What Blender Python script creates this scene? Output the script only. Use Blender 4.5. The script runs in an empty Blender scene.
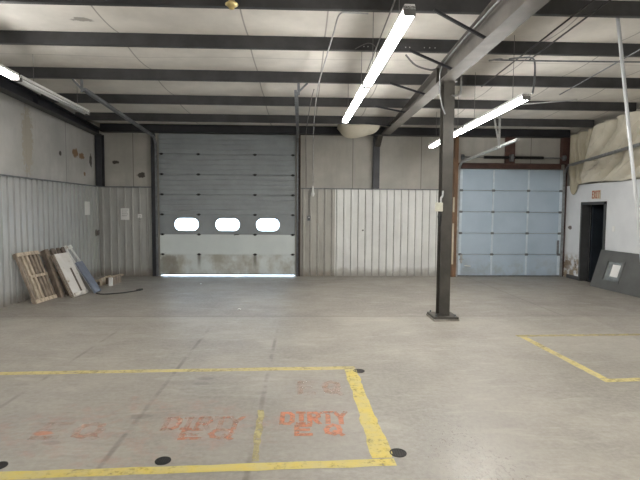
import bpy, bmesh, math, random
from mathutils import Vector, Matrix, Euler, noise as mnoise
random.seed(7)
scene = bpy.context.scene
COL = scene.collection
PI = math.pi
R = math.radians

# ------------------------------------------------------------------ room size (metres)
XL, XR, YB, YF = -5.37, 7.20, 12.65, -8.0
def roof(y): return 4.0 + 0.06 * (YB - y)

# ------------------------------------------------------------------ material helpers
class NT:
    def __init__(s, name):
        s.m = bpy.data.materials.new(name); s.m.use_nodes = True
        s.t = s.m.node_tree; s.t.nodes.clear()
        s.out = s.n('ShaderNodeOutputMaterial')
        s.tc = s.n('ShaderNodeTexCoord')
        s.pos = s.n('ShaderNodeNewGeometry').outputs['Position']
        s.sep = None
    def n(s, typ, **kw):
        x = s.t.nodes.new(typ)
        for k, v in kw.items(): setattr(x, k, v)
        return x
    def link(s, a, b): s.t.links.new(a, b)
    def val(s, sock, v):
        if hasattr(v, 'links') or isinstance(v, bpy.types.NodeSocket): s.link(v, sock)
        else: sock.default_value = v
    def xyz(s):
        if s.sep is None:
            s.sep = s.n('ShaderNodeSeparateXYZ'); s.link(s.pos, s.sep.inputs[0])
        return s.sep.outputs
    def math(s, op, a, b=0.0, c=None, clamp=False):
        x = s.n('ShaderNodeMath', operation=op, use_clamp=clamp)
        s.val(x.inputs[0], a); s.val(x.inputs[1], b)
        if c is not None: s.val(x.inputs[2], c)
        return x.outputs[0]
    def ramp(s, v, lo, hi, a=0.0, b=1.0):
        x = s.n('ShaderNodeMapRange', interpolation_type='SMOOTHSTEP')
        s.val(x.inputs['Value'], v)
        x.inputs['From Min'].default_value = lo; x.inputs['From Max'].default_value = hi
        x.inputs['To Min'].default_value = a; x.inputs['To Max'].default_value = b
        return x.outputs[0]
    def noise(s, scale, detail=4, rough=0.55, stretch=(1, 1, 1), dist=0.0, offset=(0, 0, 0)):
        mp = s.n('ShaderNodeMapping'); mp.inputs['Scale'].default_value = stretch
        mp.inputs['Location'].default_value = offset
        s.link(s.pos, mp.inputs[0])
        x = s.n('ShaderNodeTexNoise'); s.link(mp.outputs[0], x.inputs['Vector'])
        x.inputs['Scale'].default_value = scale; x.inputs['Detail'].default_value = detail
        x.inputs['Roughness'].default_value = rough; x.inputs['Distortion'].default_value = dist
        return x.outputs['Fac']
    def mix(s, fac, a, b, blend='MIX'):
        x = s.n('ShaderNodeMix', data_type='RGBA', blend_type=blend)
        s.val(x.inputs[0], fac)
        for i, v in ((6, a), (7, b)):
            if isinstance(v, tuple): x.inputs[i].default_value = (*v[:3], 1)
            else: s.link(v, x.inputs[i])
        return x.outputs[2]
    def line(s, coord, centre, half, soft):
        d = s.math('ABSOLUTE', s.math('SUBTRACT', coord, centre))
        return s.ramp(d, half, half + soft, 1.0, 0.0)
    def blob(s, c, r, nz=0.9, scale=9.0, stretch=(1, 1, 1)):
        d = s.n('ShaderNodeVectorMath', operation='SUBTRACT'); s.link(s.pos, d.inputs[0]); d.inputs[1].default_value = c
        e = s.n('ShaderNodeVectorMath', operation='MULTIPLY'); s.link(d.outputs[0], e.inputs[0]); e.inputs[1].default_value = stretch
        l = s.n('ShaderNodeVectorMath', operation='LENGTH'); s.link(e.outputs[0], l.inputs[0])
        q = s.math('DIVIDE', l.outputs['Value'], r)
        q = s.math('ADD', q, s.math('MULTIPLY', s.math('SUBTRACT', s.noise(scale, 5, 0.65), 0.5), nz * 3))
        return s.ramp(q, 0.75, 1.05, 1.0, 0.0)
    def bsdf(s, col, rough=0.6, metal=0.0, bump=None, bstr=0.2, bdist=0.01, spec=0.5):
        p = s.n('ShaderNodeBsdfPrincipled')
        if isinstance(col, tuple): p.inputs['Base Color'].default_value = (*col[:3], 1)
        else: s.link(col, p.inputs['Base Color'])
        s.val(p.inputs['Roughness'], rough); s.val(p.inputs['Metallic'], metal)
        p.inputs['Specular IOR Level'].default_value = spec
        if bump is not None:
            b = s.n('ShaderNodeBump'); b.inputs['Strength'].default_value = bstr
            b.inputs['Distance'].default_value = bdist
            s.link(bump, b.inputs['Height']); s.link(b.outputs[0], p.inputs['Normal'])
        s.link(p.outputs[0], s.out.inputs[0]); s.p = p
        return s.m

def simple(name, c, var=0.25, scale=6.0, rough=0.6, metal=0.0, bstr=0.1, stretch=(1, 1, 1), spec=0.5):
    t = NT(name)
    f = t.ramp(t.noise(scale, 5, 0.6, stretch), 0.3, 0.7)
    d = tuple(x * (1 - var) for x in c); l = tuple(min(1, x * (1 + var * 0.6)) for x in c)
    return t.bsdf(t.mix(f, d, l), rough, metal, t.noise(scale * 5, 3, 0.6, stretch), bstr, 0.004, spec)

M = {}
# ---- floor concrete: a lighter front slab, an older darker slab behind and to the right
t = NT('concrete_floor'); X, Y, Z = t.xyz()
edge = t.math('ADD', X, t.math('MULTIPLY', t.math('SUBTRACT', Y, 6.2), -0.12))
front = t.math('MULTIPLY', t.ramp(Y, 7.70, 7.76, 1, 0), t.ramp(edge, 4.62, 4.70, 1, 0))
nb = t.ramp(t.noise(0.75, 6, 0.62), 0.36, 0.66)
nm = t.ramp(t.noise(2.6, 4, 0.55, (0.6, 1.5, 1)), 0.2, 0.85)
nf = t.ramp(t.noise(22, 4, 0.7), 0.3, 0.72)
fc = t.mix(nb, (0.238, 0.221, 0.190), (0.335, 0.312, 0.270))
bc = t.mix(nb, (0.185, 0.170, 0.146), (0.262, 0.242, 0.208))
c = t.mix(front, bc, fc)
c = t.mix(t.math('MULTIPLY', nm, 0.35), c, (0.215, 0.198, 0.172))
c = t.mix(t.math('MULTIPLY', nf, 0.26), c, (0.50, 0.475, 0.43))
nd = t.ramp(t.noise(11, 6, 0.7, (0.5, 1.3, 1), 0.4, (5, 3, 0)), 0.50, 0.78)
c = t.mix(t.math('MULTIPLY', nd, 0.40), c, (0.16, 0.145, 0.125))
nl = t.ramp(t.noise(4.2, 6, 0.7, (0.35, 1.2, 1), 1.0, (2, 8, 0)), 0.52, 0.70)
c = t.mix(t.math('MULTIPLY', nl, 0.30), c, (0.52, 0.49, 0.44))
scr = t.ramp(t.noise(5.5, 6, 0.7, (0.25, 1.6, 1), 0.6), 0.52, 0.85)
c = t.mix(t.math('MULTIPLY', scr, 0.32), c, (0.48, 0.44, 0.38))
for jx, st in ((-0.36, .45), (-1.37, .5), (-2.66, .35)):
    j = t.math('MULTIPLY', t.line(X, jx, 0.006, 0.028), t.ramp(t.noise(2.2, 4, 0.6), 0.38, 0.6))
    j = t.math('MULTIPLY', j, t.ramp(Y, 6.6, 7.2, 1, 0))
    c = t.mix(t.math('MULTIPLY', j, st), c, (0.075, 0.065, 0.055))
c = t.mix(t.math('MULTIPLY', t.line(Y, 7.735, 0.008, 0.03), 0.45), c, (0.12, 0.105, 0.09))
c = t.mix(t.math('MULTIPLY', t.math('MULTIPLY', t.line(X, 4.46, 0.004, 0.03), t.ramp(Y, 7.7, 7.75)), 0.35), c, (0.10, 0.09, 0.075))
pink = t.math('MULTIPLY', t.blob((-1.35, 3.75, 0), 1.0, 0.45, 3.0, (0.8, 1.6, 1)), t.ramp(t.noise(7, 5, 0.7), 0.45, 0.7))
c = t.mix(t.math('MULTIPLY', pink, 0.28), c, (0.45, 0.20, 0.14))
for (bx, by, r) in ((-1.0, 4.85, .07), (-1.02, 4.7, .06), (-0.39, 4.45, .05), (-0.35, 3.72, .05), (-1.36, 3.95, .07), (-1.87, 3.5, .05)):
    c = t.mix(t.math('MULTIPLY', t.blob((bx, by, 0), r, 0.5, 14, (0.7, 1.4, 1)), 0.25), c, (0.06, 0.055, 0.05))
c = t.mix(t.math('MULTIPLY', t.blob((-2.02, 3.66, 0), .06, 0.4, 14, (0.7, 1.6, 1)), 0.7), c, (0.5, 0.17, 0.08))
rg = t.ramp(t.noise(2.2, 5, 0.65), 0.2, 0.8, 0.42, 0.56)
dv = t.n('ShaderNodeVectorMath', operation='SUBTRACT'); t.link(t.pos, dv.inputs[0]); dv.inputs[1].default_value = (1.22, 3.0, 0)
dm = t.n('ShaderNodeVectorMath', operation='MULTIPLY'); t.link(dv.outputs[0], dm.inputs[0]); dm.inputs[1].default_value = (1.5, 0.62, 1)
dl = t.n('ShaderNodeVectorMath', operation='LENGTH'); t.link(dm.outputs[0], dl.inputs[0])
worn = t.math('MULTIPLY', t.ramp(dl.outputs['Value'], 0.05, 1.0, 1, 0), t.ramp(t.noise(42, 4, 0.7, (1, .55, 1)), 0.36, 0.66))
rg = t.math('SUBTRACT', rg, t.math('MULTIPLY', worn, 0.36))
M['floor'] = t.bsdf(c, rg, 0, t.noise(38, 5, 0.75), 0.30, 0.006)
t.link(t.math('ADD', t.math('MULTIPLY', worn, 0.45), 0.5), t.p.inputs['Specular IOR Level'])

# ---- faced insulation on walls and roof
def insul(name, col, seam_axis, seams, stains=(), streak=True):
    t = NT(name); ax = t.xyz()[0 if seam_axis == 'X' else 1]
    f = t.ramp(t.noise(0.9, 5, 0.6), 0.3, 0.7)
    c = t.mix(f, tuple(x * 0.80 for x in col), tuple(min(1, x * 1.06) for x in col))
    if streak:
        c = t.mix(t.math('MULTIPLY', t.ramp(t.noise(4, 5, 0.65, (1, 1, 0.15)), 0.45, 0.75), 0.42), c, tuple(x * 0.7 for x in col))
    for sx in seams:
        c = t.mix(t.math('MULTIPLY', t.line(ax, sx, 0.004, 0.012), 0.75), c, tuple(x * 0.3 for x in col))
    for cen, r, cc, st in stains:
        c = t.mix(t.math('MULTIPLY', t.blob(cen, r, 0.6, 11, st), 0.9), c, cc)
    if not streak:
        for ly in (7.78, 5.2): c = t.mix(t.math('MULTIPLY', t.line(t.xyz()[1], ly, 0.003, 0.02), 0.35), c, tuple(x * 0.4 for x in col))
    return t.bsdf(c, 0.62, 0, t.noise(5, 5, 0.6), 0.25, 0.02, 0.3)
BR, DK = (0.20, 0.11, 0.045), (0.035, 0.028, 0.022)
M['ceil'] = insul('roof_insulation', (0.72, 0.69, 0.64), 'X', [-2.66, -0.80, 0.32, 1.4, 2.5, 3.6, 4.7, 5.8, 6.9],
                  [((-2.95, 6.55, 4.32), 0.09, (0.30, 0.28, 0.25), (0.6, 1.3, 0.3))], False)
M['wall_l'] = insul('left_wall_insulation', (0.47, 0.465, 0.445), 'Y', [9.45, 11.0, 8.2],
                    [((XL, 11.45, 3.08), 0.13, BR, (1, 0.8, 1.2)), ((XL, 11.75, 3.05), 0.12, BR, (1, 0.7, 1.6)),
                     ((XL, 12.25, 2.98), 0.13, DK, (1, 1.6, 0.7)), ((XL, 10.74, 3.0), 0.06, DK, (1, 1, 1)), ((XL, 11.9, 2.63), 0.06, BR, (1, 1, 1)),
                     ((XL, 9.5, 3.1), 0.3, (0.36, 0.33, 0.27), (1, 1.5, 0.4))])
M['wall_b'] = insul('back_wall_insulation', (0.46, 0.445, 0.405), 'X', [-4.45, 1.35, 3.2, 6.2],
                    [((-4.9, YB, 3.0), 0.09, DK, (1, 1, 1.6)), ((-4.24, YB, 2.67), 0.10, DK, (0.8, 1, 1.4))])
M['wall_r'] = insul('right_wall_insulation', (0.42, 0.40, 0.35), 'Y', [11.5, 9.8])
M['wall_f'] = insul('front_wall_insulation', (0.45, 0.425, 0.38), 'X', [-3, 0, 3])

# ---- ribbed metal wainscot
def wains(name, col, stains=(), dirt=0.5):
    t = NT(name); Z = t.xyz()[2]
    c = t.mix(t.ramp(t.noise(1.1, 4, 0.6), 0.3, 0.7), tuple(x * 0.85 for x in col), col)
    c = t.mix(t.math('MULTIPLY', t.ramp(t.noise(7, 4, 0.6, (1, 1, 0.12)), 0.5, 0.75), dirt * 0.6), c, tuple(x * 0.6 for x in col))
    low = t.math('MULTIPLY', t.ramp(t.math('ADD', Z, t.math('MULTIPLY', t.noise(6, 4, 0.6), 0.25)), 0.16, 0.42, 1, 0), 0.6)
    c = t.mix(low, c, (0.16, 0.13, 0.09))
    for cen, r, cc, st in stains:
        c = t.mix(t.math('MULTIPLY', t.blob(cen, r, 0.55, 12, st), 0.9), c, cc)
    return t.bsdf(c, 0.42, 0.0, t.noise(3, 4, 0.5), 0.08, 0.01)
M['wains_l'] = wains('left_ribbed_steel', (0.47, 0.48, 0.475), [((XL, 12.45, 1.15), 0.13, (0.08, 0.06, 0.05), (1, 0.7, 1.3)), ((XL, 12.5, 0.85), 0.05, DK, (1, 1, 1))])
M['wains_b'] = wains('back_ribbed_steel', (0.45, 0.45, 0.43))
M['wains_d'] = wains('dull_ribbed_steel', (0.44, 0.43, 0.39), (), 0.9)
M['wains_w'] = wains('white_ribbed_steel', (0.80, 0.81, 0.79), [((1.64, 12.6, 1.25), 0.035, DK, (1, 1, 1))], 0.35)

# ---- white partition
t = NT('painted_partition'); X, Y, Z = t.xyz()
c = t.mix(t.ramp(t.noise(1.5, 5, 0.6), 0.3, 0.7), (0.66, 0.68, 0.70), (0.73, 0.75, 0.77))
peel = t.math('MULTIPLY', t.math('MULTIPLY', t.ramp(Z, 0.45, 0.75, 1, 0), t.ramp(Y, 11.85, 11.95)), t.ramp(t.noise(6, 6, 0.7), 0.42, 0.55))
c = t.mix(peel, c, (0.30, 0.24, 0.17))
pk = t.math('MULTIPLY', t.math('MULTIPLY', t.ramp(Z, 0.5, 0.7, 1, 0), t.ramp(Y, 11.85, 11.95)), t.ramp(t.noise(8, 6, 0.75, offset=(3, 1, 2)), 0.57, 0.63))
c = t.mix(pk, c, (0.06, 0.05, 0.04))
c = t.mix(t.math('MULTIPLY', t.blob((XR, 12.37, 1.36), 0.09, 0.6, 13, (1, 1.0, 1.5)), 0.9), c, (0.10, 0.07, 0.05))
c = t.mix(t.math('MULTIPLY', t.blob((XR, 12.45, 0.35), 0.16, 0.5, 9), 0.7), c, (0.20, 0.14, 0.09))
M['partition'] = t.bsdf(c, 0.55, 0, t.noise(20, 4, 0.6), 0.08, 0.005)

# ---- metals, woods, fabrics, plastics
M['steel'] = simple('dark_grey_primed_steel', (0.046, 0.046, 0.048), 0.3, 3, 0.5)
M['eave'] = simple('near_black_primed_steel', (0.018, 0.019, 0.024), 0.3, 3, 0.5)
M['beam'] = simple('grey_primed_beam', (0.140, 0.130, 0.118), 0.25, 2.5, 0.5)
M['column'] = simple('olive_grey_column_paint', (0.060, 0.055, 0.046), 0.3, 3, 0.5)
M['dark_col'] = simple('charcoal_column_paint', (0.035, 0.036, 0.042), 0.3, 3, 0.5)
M['redsteel'] = simple('red_oxide_steel', (0.085, 0.042, 0.034), 0.35, 4, 0.6)
M['brown'] = simple('rusty_brown_jamb', (0.20, 0.115, 0.065), 0.4, 5, 0.65, stretch=(1, 1, 0.3))
M['brownd'] = simple('dull_brown_jamb', (0.115, 0.085, 0.068), 0.35, 5, 0.6, stretch=(1, 1, 0.3))
M['galv'] = simple('galvanised_steel', (0.50, 0.51, 0.51), 0.2, 12, 0.38, 0.75)
M['galvd'] = simple('dull_galvanised_steel', (0.19, 0.20, 0.215), 0.25, 12, 0.45, 0.4)
M['galvm'] = simple('worn_galvanised_steel', (0.30, 0.31, 0.315), 0.25, 12, 0.42, 0.5)
M['white'] = simple('white_enamel', (0.78, 0.78, 0.76), 0.08, 5, 0.4)
M['offw'] = simple('yellowed_white_plastic', (0.55, 0.53, 0.44), 0.12, 8, 0.5)
M['black'] = simple('black_rubber', (0.018, 0.018, 0.018), 0.3, 10, 0.6)
M['cable'] = simple('grey_cable_jacket', (0.16, 0.155, 0.15), 0.2, 10, 0.5)
M['cablel'] = simple('pale_cable_jacket', (0.42, 0.42, 0.43), 0.2, 10, 0.5)
M['brass'] = simple('brass', (0.60, 0.48, 0.22), 0.2, 20, 0.35, 0.6)
M['pole'] = simple('white_pole_paint', (0.66, 0.68, 0.70), 0.1, 4, 0.35)
M['doorg'] = simple('grey_ribbed_door_steel', (0.275, 0.300, 0.312), 0.10, 2, 0.45)
M['spring'] = simple('oiled_black_spring', (0.02, 0.02, 0.022), 0.3, 20, 0.45, 0.5)
M['groove_shade'] = simple('grey_painted_groove_shade', (0.30, 0.295, 0.275), 0.3, 8, 0.8)  # grey colour standing in for shade inside the wainscot grooves
M['conc'] = simple('pale_grout', (0.27, 0.25, 0.22), 0.3, 12, 0.8)
M['paper'] = simple('white_paper', (0.80, 0.80, 0.78), 0.05, 8, 0.8)
M['ink'] = simple('grey_print', (0.20, 0.20, 0.20), 0.1, 8, 0.8)
M['leaf'] = simple('charcoal_door_paint', (0.105, 0.108, 0.105), 0.15, 3, 0.5)
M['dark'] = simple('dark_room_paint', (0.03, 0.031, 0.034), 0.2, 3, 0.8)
M['navy'] = simple('dark_blue_door_paint', (0.020, 0.027, 0.036), 0.2, 3, 0.6)
M['frame'] = simple('dark_door_frame_paint', (0.06, 0.062, 0.064), 0.2, 3, 0.5)
M['sign'] = simple('cream_sign_plate', (0.62, 0.55, 0.42), 0.1, 8, 0.6)
M['signr'] = simple('faded_red_letters', (0.42, 0.09, 0.05), 0.2, 20, 0.6)
M['woodl'] = simple('pale_pallet_wood', (0.50, 0.42, 0.32), 0.35, 7, 0.75, stretch=(3, 3, 0.5))
M['woodm'] = simple('weathered_pallet_wood', (0.29, 0.235, 0.185), 0.4, 7, 0.75, stretch=(3, 3, 0.5))
M['woodd'] = simple('dark_pallet_wood', (0.13, 0.10, 0.078), 0.4, 7, 0.75, stretch=(3, 3, 0.5))
M['blueg'] = simple('blue_grey_plank_paint', (0.165, 0.185, 0.235), 0.2, 5, 0.5)
M['iron'] = simple('cast_iron', (0.03, 0.028, 0.026), 0.3, 25, 0.55, 0.6)
M['conc_out'] = simple('outside_concrete', (0.62, 0.61, 0.58), 0.12, 3, 0.8)

# lower pale door sections with grime on the bottom section
t = NT('pale_door_steel'); X, Y, Z = t.xyz()
c = t.mix(t.ramp(t.noise(1.5, 4, 0.6), 0.3, 0.7), (0.60, 0.655, 0.655), (0.66, 0.715, 0.71))
g = t.math('MULTIPLY', t.ramp(Z, 0.55, 0.60, 1, 0), t.ramp(t.noise(2.0, 5, 0.65, (1, 1, 0.8)), 0.34, 0.66))
c = t.mix(t.math('MULTIPLY', g, 0.75), c, (0.30, 0.265, 0.20))
for hx in (-2.74, -1.255):
    st = t.math('MULTIPLY', t.line(X, hx, 0.01, 0.06), t.math('MULTIPLY', t.ramp(Z, 0.58, 0.6, 1, 0), t.ramp(Z, 0.1, 0.5)))
    c = t.mix(t.math('MULTIPLY', st, 0.7), c, (0.10, 0.085, 0.06))
c = t.mix(t.math('MULTIPLY', t.blob((-3.55, 12.6, 0.3), 0.3, 0.4, 5), 0.55), c, (0.17, 0.15, 0.11))
M['doorp'] = t.bsdf(c, 0.45, 0, t.noise(9, 3, 0.5), 0.05, 0.004)
# blue sectional door
t = NT('pale_blue_door_steel'); X, Y, Z = t.xyz()
c = t.mix(t.ramp(t.noise(1.2, 5, 0.6), 0.3, 0.7), (0.40, 0.50, 0.60), (0.46, 0.56, 0.66))
c = t.mix(t.math('MULTIPLY', t.math('MULTIPLY', t.ramp(Z, 0.25, 0.6, 1, 0), t.ramp(t.noise(3, 5, 0.65), 0.4, 0.7)), 0.5), c, (0.30, 0.31, 0.30))
M['blue'] = t.bsdf(c, 0.5, 0, t.noise(6, 3, 0.5), 0.05, 0.004)
M['bluel'] = simple('light_blue_stile_paint', (0.62, 0.71, 0.78), 0.1, 5, 0.45)
# stained white board
t = NT('stained_white_board')
c = t.mix(t.ramp(t.noise(4, 5, 0.6), 0.3, 0.7), (0.62, 0.60, 0.55), (0.72, 0.70, 0.66))
c = t.mix(t.ramp(t.noise(3.2, 6, 0.7, offset=(4, 2, 7)), 0.55, 0.66), c, (0.28, 0.19, 0.11))
M['board'] = t.bsdf(c, 0.6, 0, t.noise(20, 3, 0.6), 0.08, 0.004)
# draped sheeting
t = NT('dusty_cream_sheeting')
c = t.mix(t.ramp(t.noise(1.6, 6, 0.65), 0.3, 0.7), (0.56, 0.52, 0.42), (0.66, 0.625, 0.53))
c = t.mix(t.math('MULTIPLY', t.ramp(t.noise(4.5, 6, 0.7), 0.55, 0.75), 0.45), c, (0.33, 0.29, 0.22))
M['sheet'] = t.bsdf(c, 0.6, 0, t.noise(14, 5, 0.65), 0.3, 0.015, 0.3)
t = NT('yellowed_sheeting_fold_shade')
c = t.mix(t.ramp(t.noise(1.6, 6, 0.65), 0.3, 0.7), (0.40, 0.36, 0.26), (0.50, 0.46, 0.36))
c = t.mix(t.math('MULTIPLY', t.ramp(t.noise(9, 5, 0.7, (1, 1, 0.12)), 0.5, 0.72), 0.45), c, (0.22, 0.19, 0.13))  # dark vertical streaks painted in as shade of the folds
M['sheet_old'] = t.bsdf(c, 0.6, 0, t.noise(14, 5, 0.65), 0.3, 0.015, 0.3)
# glass
t = NT('window_glass')
tr = t.n('ShaderNodeBsdfTransparent'); gl = t.n('ShaderNodeBsdfGlossy'); gl.inputs['Roughness'].default_value = 0.05
mx = t.n('ShaderNodeMixShader'); mx.inputs[0].default_value = 0.06
t.link(tr.outputs[0], mx.inputs[1]); t.link(gl.outputs[0], mx.inputs[2]); t.link(mx.outputs[0], t.out.inputs[0])
M['glass'] = t.m
M['mirrorglass'] = simple('dusty_reflective_glass', (0.40, 0.42, 0.41), 0.3, 9, 0.12, 0.55)
# lamps
def lamp(name, col, s):
    t = NT(name); e = t.n('ShaderNodeEmission'); e.inputs[0].default_value = (*col, 1); e.inputs[1].default_value = s
    t.link(e.outputs[0], t.out.inputs[0]); return t.m
TUBE = 46.0
M['tube'] = lamp('lit_fluorescent_tube', (1.0, 0.975, 0.935), TUBE)
M['tubeoff'] = simple('unlit_white_tube', (0.80, 0.81, 0.82), 0.05, 5, 0.2)
# worn floor paint
def paint(name, col, lo, hi, scale=14, amount=1.0, col2=None):
    t = NT(name)
    n1 = t.noise(scale, 6, 0.75); n2 = t.noise(3.1, 4, 0.6)
    v = t.math('ADD', t.math('MULTIPLY', n1, 0.65), t.math('MULTIPLY', n2, 0.35))
    a = t.math('MULTIPLY', t.ramp(v, lo, hi), amount)
    p = t.n('ShaderNodeBsdfPrincipled'); p.inputs['Roughness'].default_value = 0.55
    c = t.mix(t.ramp(t.noise(6, 5, 0.6, offset=(1, 5, 0)), 0.35, 0.65), col, col2 or tuple(x * 0.8 for x in col))
    t.link(c, p.inputs['Base Color'])
    tr = t.n('ShaderNodeBsdfTransparent'); mx = t.n('ShaderNodeMixShader')
    t.link(a, mx.inputs[0]); t.link(tr.outputs[0], mx.inputs[1]); t.link(p.outputs[0], mx.inputs[2]); t.link(mx.outputs[0], t.out.inputs[0])
    return t.m
M['yel'] = paint('worn_yellow_paint', (0.68, 0.54, 0.12), 0.26, 0.50, 20, 0.92, (0.60, 0.51, 0.20))
M['yelp'] = paint('faded_yellow_paint', (0.68, 0.57, 0.22), 0.24, 0.54, 20, 0.85, (0.58, 0.50, 0.26))
M['yelf'] = paint('very_faded_yellow_paint', (0.66, 0.57, 0.27), 0.28, 0.60, 16, 0.75)
M['ora'] = paint('orange_marking_paint', (0.68, 0.235, 0.12), 0.30, 0.56, 18, 0.85, (0.58, 0.27, 0.17))
M['oraf'] = paint('faded_orange_marking_paint', (0.68, 0.31, 0.20), 0.36, 0.66, 12, 0.72, (0.60, 0.32, 0.23))
M['oraff'] = paint('ghost_orange_marking_paint', (0.66, 0.38, 0.28), 0.36, 0.72, 9, 0.6, (0.60, 0.38, 0.30))

# ------------------------------------------------------------------ geometry helpers
class MB:
    def __init__(s): s.b = bmesh.new()
    def box(s, x0, x1, y0, y1, z0, z1, bevel=0.0):
        m = Matrix.Translation(((x0 + x1) / 2, (y0 + y1) / 2, (z0 + z1) / 2)) @ Matrix.Diagonal((abs(x1 - x0), abs(y1 - y0), abs(z1 - z0), 1))
        r = bmesh.ops.create_cube(s.b, size=1, matrix=m)
        if bevel:
            es = list({e for v in r['verts'] for e in v.link_edges})
            bmesh.ops.bevel(s.b, geom=es, offset=bevel, segments=2, affect='EDGES', profile=0.6)
        return s
    def slab(s, o, u, v, w):
        """box from corner o with edge vectors u, v, w"""
        o, u, v, w = map(Vector, (o, u, v, w))
        p = [s.b.verts.new(o + a * u + b * v + c * w) for a in (0, 1) for b in (0, 1) for c in (0, 1)]
        for f in ((0, 1, 3, 2), (4, 6, 7, 5), (0, 4, 5, 1), (2, 3, 7, 6), (0, 2, 6, 4), (1, 5, 7, 3)):
            s.b.faces.new([p[i] for i in f])
        bmesh.ops.recalc_face_normals(s.b, faces=s.b.faces[:])
        return s
    def bar(s, a, b, w, h, up=(0, 0, 1)):
        a, b = Vector(a), Vector(b); d = (b - a); dn = d.normalized()
        sx = dn.cross(Vector(up))
        if sx.length < 1e-4: sx = dn.cross(Vector((0, 1, 0)))
        sx.normalize(); uz = sx.cross(dn)
        return s.slab(a - sx * w / 2 - uz * h / 2, d, sx * w, uz * h)
    def tube(s, pts, r, seg=8):
        pts = [Vector(p) for p in pts]; rings = []
        prev = None
        for i, p in enumerate(pts):
            if i == 0: d = pts[1] - p
            elif i == len(pts) - 1: d = p - pts[-2]
            else: d = (pts[i + 1] - p).normalized() + (p - pts[i - 1]).normalized()
            d.normalize()
            if prev is None:
                a = d.cross(Vector((0, 0, 1)))
                if a.length < 1e-3: a = d.cross(Vector((0, 1, 0)))
            else:
                a = prev - d * prev.dot(d)
            a.normalize(); prev = a; b = d.cross(a)
            rr = r[i] if isinstance(r, (list, tuple)) else r
            rings.append([s.b.verts.new(p + (a * math.cos(k * 2 * PI / seg) + b * math.sin(k * 2 * PI / seg)) * rr) for k in range(seg)])
        for i in range(len(rings) - 1):
            for k in range(seg):
                s.b.faces.new((rings[i][k], rings[i][(k + 1) % seg], rings[i + 1][(k + 1) % seg], rings[i + 1][k]))
        s.b.faces.new(rings[0][::-1]); s.b.faces.new(rings[-1])
        return s
    def prism(s, prof, a, b, ax1, ax2):
        """closed 2-D profile swept straight from a to b"""
        a, b, e, f = Vector(a), Vector(b), Vector(ax1), Vector(ax2)
        r0 = [s.b.verts.new(a + e * p[0] + f * p[1]) for p in prof]
        r1 = [s.b.verts.new(b + e * p[0] + f * p[1]) for p in prof]
        n = len(prof)
        for i in range(n): s.b.faces.new((r0[i], r0[(i + 1) % n], r1[(i + 1) % n], r1[i]))
        s.b.faces.new(r0[::-1]); s.b.faces.new(r1)
        bmesh.ops.recalc_face_normals(s.b, faces=s.b.faces[:])
        return s
    def lathe(s, prof, c=(0, 0, 0), seg=24):
        rings = []
        for r, z in prof:
            rings.append([s.b.verts.new((c[0] + r * math.cos(k * 2 * PI / seg), c[1] + r * math.sin(k * 2 * PI / seg), c[2] + z)) for k in range(seg)])
        for i in range(len(rings) - 1):
            for k in range(seg):
                s.b.faces.new((rings[i][k], rings[i][(k + 1) % seg], rings[i + 1][(k + 1) % seg], rings[i + 1][k]))
        s.b.faces.new(rings[0][::-1]); s.b.faces.new(rings[-1])
        bmesh.ops.recalc_face_normals(s.b, faces=s.b.faces[:])
        return s
    def grid(s, fn, nu, nv):
        v = [[s.b.verts.new(fn(i / nu, j / nv)) for j in range(nv + 1)] for i in range(nu + 1)]
        for i in range(nu):
            for j in range(nv):
                s.b.faces.new((v[i][j], v[i + 1][j], v[i + 1][j + 1], v[i][j + 1]))
        return s
    def quad(s, *p):
        s.b.faces.new([s.b.verts.new(q) for q in p]); return s

def wloc(o):
    l = Vector((0, 0, 0))
    while o is not None: l = l + Vector(o.location); o = o.parent
    return l
def obj(name, mb, mat, parent=None, smooth=False, loc=None):
    """link the collected shape as one mesh object; world coordinates go in, the origin sits at loc or at the parent's base"""
    me = bpy.data.meshes.new(name); o = bpy.data.objects.new(name, me)
    base = wloc(parent) if parent is not None else Vector(loc or (0, 0, 0))
    if base.length: bmesh.ops.translate(mb.b, verts=mb.b.verts[:], vec=-base)
    mb.b.to_mesh(me); mb.b.free()
    if smooth:
        for p in me.polygons: p.use_smooth = True
    me.materials.append(M[mat] if isinstance(mat, str) else mat)
    COL.objects.link(o)
    if parent is not None: o.parent = parent
    elif loc: o.location = loc
    return o
def tag(o, label=None, cat=None, group=None, kind=None):
    if label: o['label'] = label
    if cat: o['category'] = cat
    if group: o['group'] = group
    if kind: o['kind'] = kind
    return o
def thing(name, label, cat, loc=(0, 0, 0), group=None):
    o = bpy.data.objects.new(name, None); o.empty_display_size = 0.1; COL.objects.link(o); o.location = loc
    return tag(o, label, cat, group)
def struct(name, mb, mat, parent=None, smooth=False):
    o = obj(name, mb, mat, parent, smooth)
    if parent is None: o['kind'] = 'structure'
    return o
def solidify(o, th, offset=0):
    m = o.modifiers.new('thickness', 'SOLIDIFY'); m.thickness = th; m.offset = offset
    return o
def arc(c, r, a0, a1, n, u, v):
    c, u, v = Vector(c), Vector(u), Vector(v)
    return [c + u * (r * math.cos(a0 + (a1 - a0) * i / n)) + v * (r * math.sin(a0 + (a1 - a0) * i / n)) for i in range(n + 1)]
def smooth_path(pts, n=6):
    pts = [Vector(p) for p in pts]; out = []
    for i in range(len(pts) - 1):
        p0 = pts[max(i - 1, 0)]; p1 = pts[i]; p2 = pts[i + 1]; p3 = pts[min(i + 2, len(pts) - 1)]
        for k in range(n):
            q = k / n
            out.append(0.5 * ((2 * p1) + (p2 - p0) * q + (2 * p0 - 5 * p1 + 4 * p2 - p3) * q * q + (3 * p1 - p0 - 3 * p2 + p3) * q ** 3))
    out.append(pts[-1]); return out

# ------------------------------------------------------------------ the setting
struct('floor', MB().box(XL - .2, XR + .1, YF, YB + .2, -.2, 0), 'floor')
struct('ground_outside', MB().box(-9, 6, YB + .2, 32, -.22, -.02), 'conc_out')
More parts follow.
